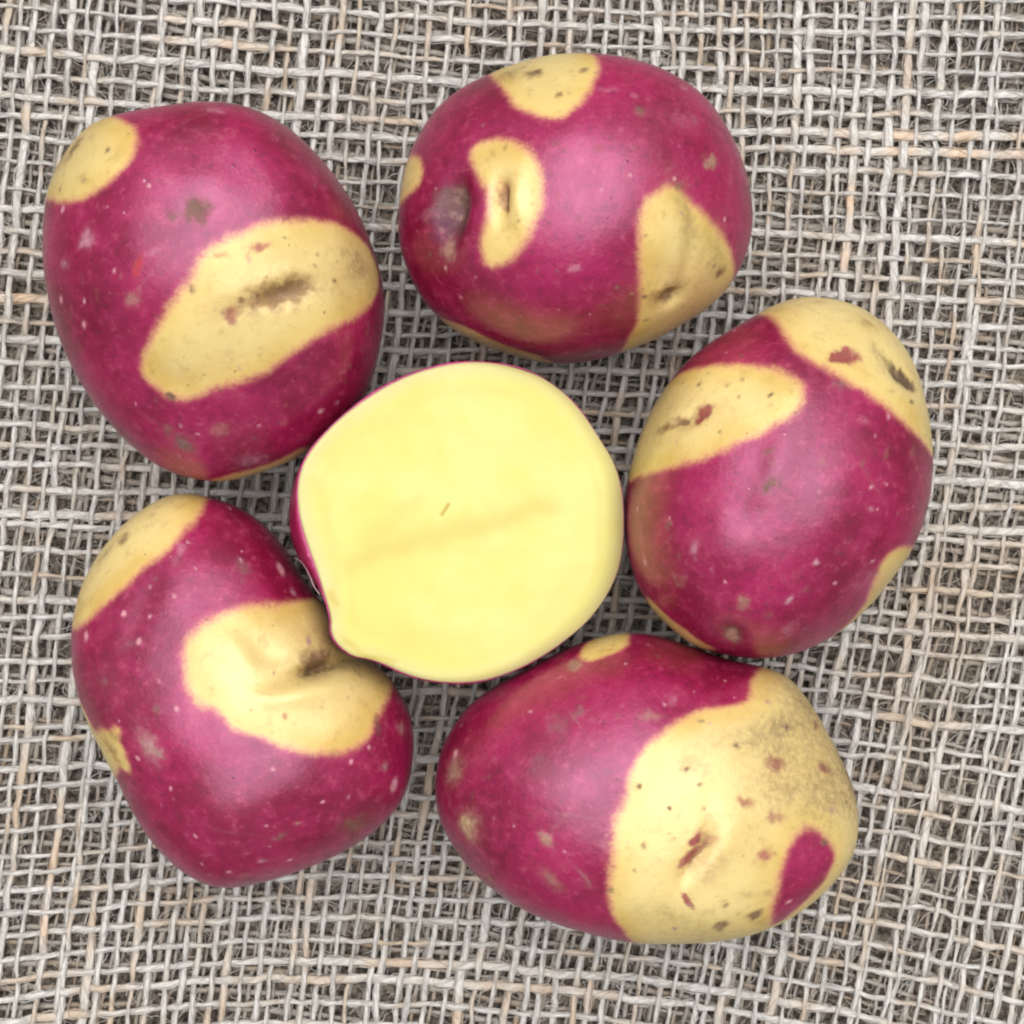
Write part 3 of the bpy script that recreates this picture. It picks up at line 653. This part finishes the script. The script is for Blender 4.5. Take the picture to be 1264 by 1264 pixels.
             30.56, 30.63, 30.8, 31.08, 31.52, 32.12, 32.87, 33.75, 34.66, 35.65, 36.74, 37.67, 38.39, 38.96, 39.26, 39.38, 39.4, 39.22, 38.9, 38.44, 37.71, 36.77, 35.86, 35.02, 34.16, 33.27, 32.42, 31.59, 30.79, 30.02, 29.33,
             28.77, 28.26, 27.74, 27.31, 26.98, 26.72, 26.55, 26.44, 26.4, 26.41, 26.46, 26.6, 26.85, 27.18, 27.52, 27.99, 28.56, 29.13, 29.78, 30.52, 31.32, 32.08, 32.82, 33.55, 34.32, 35.2, 36.12, 36.96, 37.74, 38.49, 39.05,
             39.2, 39.0, 38.66],
  'dents': [(7.35, -5.06, 1.38, 6.14, -0.21, 1.1), (7.32, -4.37, 0.82, 3.74, -0.24, 0.4), (9.7, -5.4, 2.31, 6.38, -0.28, -0.3), (21.35, 14.78, 5.38, 3.53, -0.0, 0.5), (-2.9, 25.8, 10.06, 5.23, 0.22, -0.4),
            (11.94, -0.01, 3.71, 4.29, -0.09, -0.5)],
  'yellow': [[(24.13, 30.45), (34.08, 38.65), (38.78, 40.02), (54.41, 16.74), (50.34, -8.79), (42.71, -25.26), (32.11, -35.29), (23.88, -38.96), (-4.03, -42.63), (-4.14, -37.54), (-6.85, -26.68), (-8.56, -20.51), (-7.69, -11.39),
              (-5.92, -4.3), (-3.81, 0.35), (-3.67, 5.2), (-2.96, 9.08), (-1.53, 12.5), (1.16, 15.84), (4.95, 19.69), (9.88, 22.87), (14.69, 23.26), (18.83, 22.63), (21.3, 24.19)],
             [(-18.9, 37.09), (-18.24, 46.07), (-13.38, 52.12), (-6.54, 51.75), (-5.6, 44.34), (-6.45, 38.64), (-10.78, 36.0), (-15.01, 33.81)]],
  'red': [[(24.73, -1.95), (27.93, -3.08), (31.45, -6.31), (32.63, -10.07), (32.47, -14.63), (30.2, -18.87), (28.97, -24.74), (26.77, -26.77), (24.4, -22.92), (22.06, -13.1), (20.85, -8.09), (21.36, -4.37)]],
  'marks': [(-36.89, 6.44, 3.96, 3.07, 0.24, 'tan', 0.75), (-31.38, -2.62, 3.71, 2.84, 0.48, 'tan', 0.85), (-32.57, -2.56, 1.7, 1.44, 0.15, 'paleyellow', 0.4), (-14.85, -2.52, 1.01, 1.19, 0.09, 'tan', 0.75),
            (-17.11, -10.34, 1.69, 3.36, 0.11, 'tan', 0.55), (-11.35, -10.63, 1.49, 2.07, -0.08, 'grey', 0.45), (-17.12, 17.08, 1.95, 3.41, 0.59, 'grey', 0.5), (-14.4, 20.25, 1.46, 1.72, 0.07, 'grey', 0.5),
            (0.34, 20.16, 2.53, 1.08, 0.1, 'tan', 0.5), (-18.55, 33.97, 2.26, 2.36, -0.11, 'tan', 0.8), (-16.7, 8.74, 2.11, 2.43, 0.16, 'grey', 0.35), (-34.79, 24.45, 4.51, 2.72, -0.05, 'brown', 0.4),
            (7.25, -4.71, 0.96, 4.14, -0.25, 'ochre', 0.7), (7.29, -4.0, 0.53, 2.11, -0.29, 'brown', 0.5), (6.22, -1.64, 0.71, 1.22, -0.5, 'rosedark', 0.85), (6.03, -5.16, 0.69, 2.5, -0.46, 'rosedark', 0.8),
            (7.48, -15.16, 0.55, 2.58, 0.48, 'rosedark', 0.75), (9.55, -7.66, 1.79, 3.75, -0.01, 'tan', 0.4), (8.8, -2.09, 1.0, 0.62, -0.08, 'rose', 0.4), (22.39, 9.22, 1.78, 1.39, -0.06, 'rose', 0.55),
            (34.05, 7.61, 1.84, 1.34, -0.08, 'rose', 0.6), (14.87, 3.25, 1.12, 1.01, -0.13, 'rose', 0.55), (19.5, 0.43, 1.25, 1.04, -0.08, 'rose', 0.5), (17.22, -5.54, 1.32, 1.33, -0.11, 'rose', 0.7),
            (29.34, -5.05, 0.98, 0.58, -0.19, 'dark', 0.7), (20.1, -19.48, 1.15, 1.72, -0.3, 'brown', 0.7), (14.17, -22.7, 1.16, 1.8, 0.0, 'brown', 0.7), (-7.33, -13.5, 0.58, 1.06, -0.1, 'dark', 0.6),
            (19.68, 14.1, 9.41, 4.26, -0.16, 'brown', 0.38), (33.68, 2.64, 15.15, 8.43, 0.03, 'brown', 0.45), (46.07, 5.09, 4.74, 9.11, -0.06, 'grey', 0.5), (36.08, 21.34, 11.05, 10.02, -0.35, 'brown', 0.5),
            (25.36, 17.07, 4.27, 2.37, 0.04, 'dark', 0.3), (7.36, 10.96, 3.28, 4.11, -0.34, 'ochre', 0.35), (1.92, -19.97, 7.97, 4.1, -0.08, 'olive', 0.3), (13.36, -27.57, 11.97, 8.24, -0.3, 'olive', 0.35),
            (20.19, 5.34, 6.86, 3.84, -0.09, 'ochre', 0.3), (16.63, -13.11, 2.71, 1.02, -0.16, 'ochre', 0.4), (-1.89, 6.44, 1.07, 0.87, 0.07, 'ochre', 0.4), (-23.47, 19.46, 0.44, 0.6, 0.14, 'dot', 0.85),
            (-19.98, -0.9, 0.47, 0.32, 0.13, 'dot', 0.85), (9.97, 27.71, 0.53, 0.6, 0.07, 'dot', 0.85), (2.98, 23.41, 0.49, 0.52, 0.22, 'dot', 0.85), (18.16, 30.88, 0.52, 0.8, -0.1, 'dot', 0.85),
            (-5.84, 33.04, 0.5, 0.75, -0.06, 'dot', 0.85), (-12.44, -4.09, 0.34, 0.46, 0.06, 'dot', 0.85), (-7.35, 14.88, 0.41, 0.44, -0.01, 'dot', 0.85), (-37.23, 9.56, 0.94, 0.43, 0.03, 'dot', 0.85),
            (25.82, -17.02, 0.62, 0.89, -0.38, 'dot', 0.85), (-3.07, -2.28, 0.28, 0.52, -0.31, 'dot', 0.85), (-5.33, -1.08, 0.3, 0.36, 0.05, 'dot', 0.85), (7.06, 10.04, 0.41, 0.57, -0.37, 'dark', 0.6),
            (-1.3, 6.52, 0.42, 0.49, 0.03, 'dark', 0.6), (8.17, 2.58, 0.39, 0.4, -0.06, 'dark', 0.6), (-2.52, -8.69, 0.5, 0.62, -0.05, 'dark', 0.6), (8.03, 6.25, 0.41, 0.43, -0.01, 'dark', 0.6),
            (3.21, 2.57, 0.33, 0.45, -0.17, 'dark', 0.6), (15.25, 12.93, 0.46, 0.56, -0.09, 'dark', 0.6), (13.71, -15.6, 0.48, 0.79, -0.14, 'dark', 0.6)],
  'place': (25.23, -52.05, 0.4),
  'label': 'widest pink potato, its right half yellow with a red spot near the rim, bottom',
  'name': 'bottom'}]

HALF = {'radius': [29.74, 29.74, 29.77, 29.83, 29.89, 29.94, 29.97, 29.98, 29.95, 29.88, 29.78, 29.64, 29.55, 29.5, 29.51, 29.56, 29.63, 29.72, 29.81, 29.9, 29.96, 30.01, 30.04, 30.05, 30.03, 29.97, 29.87, 29.75, 29.63, 29.51, 29.4,
            29.28, 29.16, 29.04, 28.91, 28.78, 28.63, 28.49, 28.34, 28.2, 28.06, 27.95, 27.85, 27.76, 27.69, 27.61, 27.55, 27.52, 27.5, 27.49, 27.5, 27.54, 27.6, 27.69, 27.82, 27.95, 28.09, 28.25, 28.41, 28.59, 28.79, 28.99,
            29.18, 29.32, 29.4, 29.39, 29.32, 29.18, 28.96, 28.72, 28.45, 28.18, 27.9, 27.63, 27.36, 27.12, 26.92, 26.76, 26.63, 26.56, 26.57, 26.66, 26.8, 26.97, 27.21, 27.54, 27.97, 28.61, 29.68, 30.25, 30.47, 30.5, 30.4, 30.03,
            29.39, 28.93, 28.66, 28.53, 28.51, 28.55, 28.59, 28.64, 28.68, 28.7, 28.7, 28.7, 28.71, 28.71, 28.7, 28.69, 28.67, 28.64, 28.6, 28.55, 28.49, 28.44, 28.39, 28.35, 28.32, 28.31, 28.32, 28.35, 28.39, 28.45, 28.53, 28.63,
            28.76, 28.91, 29.07, 29.23, 29.37, 29.5, 29.62, 29.74, 29.85, 29.94, 30.02, 30.05, 30.04, 29.99, 29.93, 29.88, 29.82, 29.77],
 'place': (-9.31, -1.89),
 'height': 36.5,
 'tilt': 0.19,
 'streaks': [([(-20.13, -7.92), (-15.48, -5.32), (-7.68, -2.98), (1.24, -0.62), (9.18, 0.96), (15.59, 2.3)], 4.2, 0.5), ([(-7.68, -2.72), (1.24, -0.52), (10.78, 1.39)], 2.4, 0.5),
             ([(-17.03, -4.27), (-11.85, -1.13), (-7.68, 2.55)], 3.5, 0.28), ([(-24.75, 7.25), (-23.98, 0.98), (-22.96, -4.25), (-22.18, -11.04), (-21.41, -14.71)], 3.0, 0.3), ([(-22.44, -11.04), (-21.67, -13.66)], 1.6, 0.9),
             ([(-21.67, 11.44), (-17.03, 17.23), (-7.68, 22.05), (1.24, 24.27)], 5, 0.22), ([(-10.29, -20.08), (-1.4, -23.36), (7.05, -22.95), (17.19, -17.74), (23.12, -8.69)], 5, 0.16),
             ([(-20.64, -21.52), (-15.48, -23.16), (-11.85, -24.53)], 1.4, 0.7), ([(-3.18, 1.39), (-2.03, 3.19)], 0.3, 1.6)]}

CURL = [(-39.25, -8.24, 36), (-37.81, -8.72, 38), (-36.54, -10.08, 40), (-35.65, -11.78, 41), (-34.97, -13.32, 41.5), (-34.01, -14.57, 41.7)]


MARK = {'brown': (.16, .085, .040), 'tan': (.36, .185, .125), 'grey': (.19, .105, .085), 'pale': (.55, .26, .32), 'rose': (.45, .14, .10), 'rosedark': (.33, .055, .055),
        'dark': (.105, .062, .030), 'ochre': (.36, .20, .065), 'olive': (.34, .25, .085), 'red': (.42, .015, .025), 'palegrey': (.40, .20, .19),
        'paleyellow': (.75, .58, .28), 'wine_shade': (.060, .006, .018), 'dot': (.66, .27, .33)}


def make_tuber(spec):
    P, A, nr, ns = tuber_points(spec)
    quads, tris = tuber_faces(nr, ns)
    me = mesh_from('potato', P, quads, tris)
    d = np.full(len(A), -60.0)
    for poly in spec['yellow']:
        d = np.maximum(d, inside_distance(A, round_corners(poly)))
    for poly in spec['red']:
        d = np.minimum(d, -inside_distance(A, round_corners(poly)))
    float_attr(me, 'patch', d)
    wx, wy = lumps(61, P, 3.2, 14), lumps(62, P, 3.2, 14)            # uneven outlines for the marks
    fx, fy = lumps(63, P, 1.5, 14), lumps(64, P, 1.5, 14)
    mr = random.Random(spec['seed'])
    col = np.zeros((len(A), 4)); col[:, :3] = .1
    extra = []
    R0 = float(np.mean(spec['radius']))
    for q in range(70):                                              # small scabs and pores
        rr, tt = R0 * 1.5 * math.sqrt(mr.random()), mr.uniform(0, 6.283)
        w = mr.uniform(.25, .75) if q < 55 else mr.uniform(.8, 1.5)
        extra.append((rr * math.cos(tt), rr * math.sin(tt), w, w * mr.uniform(.5, 1), tt * 3, mr.choice(['brown', 'tan', 'rosedark', 'pale', 'grey', 'brown']), mr.uniform(.25, .6)))
    for q in range(16):                                              # scuffs
        rr, tt = R0 * 1.4 * math.sqrt(mr.random()), mr.uniform(0, 6.283)
        extra.append((rr * math.cos(tt), rr * math.sin(tt), mr.uniform(2, 6), mr.uniform(.2, .4), mr.uniform(0, 6.283), 'palegrey', mr.uniform(.12, .3)))
    for (a, b, wa, wb, rot, kind, al) in spec['marks'] + extra:
        ca, sa = math.cos(rot), math.sin(rot)
        if kind == 'dot':
            wa = wb = wa * mr.uniform(.45, 1.0)
        g = min(min(wa, wb), 1.4)
        g1, g2 = (.30 * g, .24 * g) if kind != 'dot' else (0, 0)
        dx, dy = A[:, 0] - a + g1 * wx + g2 * fx, A[:, 1] - b + g1 * wy + g2 * fy
        u = (dx * ca + dy * sa) / wa; v = (-dx * sa + dy * ca) / wb
        q = u * u + v * v
        w = al * (np.exp(-q * .9) if kind in ('ochre', 'olive', 'grey', 'palegrey') or max(wa, wb) > 3 else np.exp(-(.75 * q) ** 1.6))
        k = w > .002
        old = col[k, 3:4]; new = w[k, None]
        tot = 1 - (1 - old) * (1 - new)
        col[k, :3] = (col[k, :3] * old * (1 - new) + np.array(MARK[kind]) * new) / tot
        col[k, 3:4] = tot
    color_attr(me, 'tint', col)
    me.materials.append(SKIN)
    o = link(bpy.data.objects.new('potato', me))
    o.location = [c * MM for c in spec['place']]
    o['label'] = spec['label']
    o['category'] = 'potato'
    o['group'] = 'potatoes arranged in a ring'
    return o


for spec in TUBERS:
    make_tuber(spec)

# ------------------------------------------------------------------ the cut half, flesh side up


def rim_drop(th):
    """How far (width, fall in mm) the cut face rolls over towards its rim, most on the right."""
    w = .8 + 4.0 * np.exp(-(((th + np.pi - math.radians(-12)) % (2 * np.pi) - np.pi) / math.radians(58)) ** 2)
    return w, w * .42


def half_body(h, nseg, nring, grow=0.0):
    """Skin of the half from the cut rim down to the cloth."""
    n = len(h['radius'])
    th = np.arange(nseg) * 2 * np.pi / nseg
    Rr = np.interp(th, np.arange(n + 1) * 2 * np.pi / n, np.append(h['radius'], h['radius'][0])) + grow * (1 + .35 * np.sin(th * 7) * np.sin(th * 3 + 1)) * (1 - 1.2 * np.exp(-(((th - math.radians(-5) + np.pi) % (2 * np.pi) - np.pi) / math.radians(60)) ** 2))
    f = np.linspace(0, 1, nring)
    d = np.sin(f * np.pi / 2)
    ang = lambda c, w: np.exp(-(((th - math.radians(c) + np.pi) % (2 * np.pi) - np.pi) / math.radians(w)) ** 2)
    bulge = 4.2 * ang(187, 27) + .45 * ang(90, 40) + .25 * ang(300, 40)
    under = .16 * ang(228, 24) + .05 * ang(320, 40) + .05 * ang(20, 30) + .04 * ang(130, 30)
    prof = np.cos(f * np.pi / 2) ** .85
    rad = prof[:, None] * Rr + np.sin(np.clip(d * 1.6, 0, 1) * np.pi)[:, None] * bulge
    rad = rad - Rr * under * np.clip(d * 2.2, 0, 1)[:, None] * prof[:, None]
    H = h['height']
    P = np.stack([rad * np.cos(th), rad * np.sin(th), (1 - d)[:, None] * (H - rim_drop(th)[1])], -1)
    P[..., 2] *= 1 - h['tilt'] * P[..., 0] / H                       # the cut face slopes down to the right
    return P.reshape(-1, 3)
# end half_body


def make_half(h):
    ns, nr = 288, 40
    root = link(bpy.data.objects.new('potato_half', None))
    root.location = (h['place'][0] * MM, h['place'][1] * MM, 0.0003)
    root['label'] = 'potato half with its smooth pale yellow cut face turned up, in the middle'
    root['category'] = 'potato'
    # skin
    body = half_body(h, ns, nr, .40)
    lip = half_body(h, ns, nr, -.12)[:ns] + np.array([0, 0, -.15])
    V = np.concatenate([lip, body])
    i = np.arange(nr)[:, None] * ns; j = np.arange(ns)[None]; k = (j + 1) % ns
    Q = np.stack([i + j, i + ns + j, i + ns + k, i + k], -1).reshape(-1, 4)
    V = V + .12 * lumps(4, V, 12)[:, None] * np.array([1, 1, 0])
    me = mesh_from('skin', V, Q)
    float_attr(me, 'patch', np.full(len(V), -20.0))
    c = np.zeros((len(V), 4)); c[:, :3] = .1
    color_attr(me, 'tint', c)
    me.materials.append(SKIN)
    link(bpy.data.objects.new('skin', me), root)
    # flesh
    n = len(h['radius'])
    th = np.arange(ns) * 2 * np.pi / ns
    Rr = np.interp(th, np.arange(n + 1) * 2 * np.pi / n, np.append(h['radius'], h['radius'][0]))
    s = np.concatenate([np.linspace(0, .86, 90)[1:], .86 + .14 * np.sin(np.linspace(0, 1, 26)[1:] * np.pi / 2)])
    X = s[:, None] * Rr * np.cos(th); Y = s[:, None] * Rr * np.sin(th)
    edge = (1 - s[:, None]) * Rr                                     # mm from the rim
    wid, fall = rim_drop(th)
    e = np.clip(1 - edge / wid, 0, 1)
    Z = h['height'] - h['tilt'] * X - (fall - .06) * e ** 2.4
    P = np.stack([X, Y, Z], -1).reshape(-1, 3)
    P = np.concatenate([P, [[0, 0, h['height']]]])
    P[:, 2] += .10 * lumps(9, P, 15) + .10 * lumps(12, P, 30)
    vein = np.zeros(len(P))
    PW = P[:, :2] + 1.1 * np.stack([lumps(31, P, 13), lumps(32, P, 13)], -1) + .35 * np.stack([lumps(33, P, 4), lumps(34, P, 4)], -1)
    for pts, w, amt in h['streaks']:
        pts = np.array(pts); d2 = np.full(len(P), 1e9)
        for a, b in zip(pts[:-1], pts[1:]):
            ed = b - a; ww = (P[:, :2] if amt > 1 else PW) - a
            t = np.clip((ww @ ed) / (ed @ ed), 0, 1)
            d2 = np.minimum(d2, ((ww - t[:, None] * ed) ** 2).sum(1))
        vein = np.maximum(vein, amt * np.exp(-d2 / (w * .5) ** 2)) if amt < 1 else np.maximum(vein, amt * np.exp(-d2 / w ** 2))
    e1 = np.append(edge.ravel(), 30)
    ring = .26 * np.exp(-((e1 - 4.6 - .8 * lumps(41, P, 20)) / .8) ** 2) * np.clip(.6 + .6 * lumps(42, P, 16), 0, 1)
    vein = np.maximum(vein, ring)
    P[:, 2] -= .10 * np.clip(vein, 0, 1)
    rim = np.append(np.clip(1 - edge / 3.2, 0, 1).ravel(), 0)
    m = len(s)
    i = np.arange(m - 1)[:, None] * ns
    Q = np.stack([i + j, i + ns + j, i + ns + k, i + k], -1).reshape(-1, 4)
    jj = np.arange(ns)
    T = np.stack([np.full(ns, m * ns), jj, (jj + 1) % ns], -1)
    me = mesh_from('flesh', P, Q, T)
    float_attr(me, 'vein', vein)
    float_attr(me, 'rim', rim)
    me.materials.append(FLESH)
    f = link(bpy.data.objects.new('flesh', me), root)
    f['label'] = 'smooth pale yellow cut face with faint veins'
    return root


make_half(HALF)

# ------------------------------------------------------------------ curled peel fibre beside the cut face
pts = np.array(CURL, float)
t = np.linspace(0, len(pts) - 1, 60)
path = np.stack([np.interp(t, np.arange(len(pts)), pts[:, c]) for c in range(3)], -1)
for _ in range(6):
    path[1:-1] = (path[:-2] + 2 * path[1:-1] + path[2:]) / 4
tan = np.gradient(path, axis=0); tan /= np.linalg.norm(tan, axis=1)[:, None]
side = np.cross(np.array([0, 0, 1.0]), tan); side /= np.linalg.norm(side, axis=1)[:, None] + 1e-9
rad = np.interp(np.arange(60), [0, 20, 42, 59], [.05, .07, .11, .07])
V, Q, A = tube(path, side, np.cross(tan, side), rad, rad * .7, 6, 0, 0, np.arange(60) * .2)
curl = yarn_object('peel_curl', V, Q, A, SKIN, None)
float_attr(curl.data, 'patch', np.full(len(V), -20.0))
c = np.tile(np.array([.50, .30, .30, .9]), (len(V), 1))
color_attr(curl.data, 'tint', c)
curl['label'] = 'thin pale curl of peel at the left edge of the cut half'
curl['category'] = 'peel'
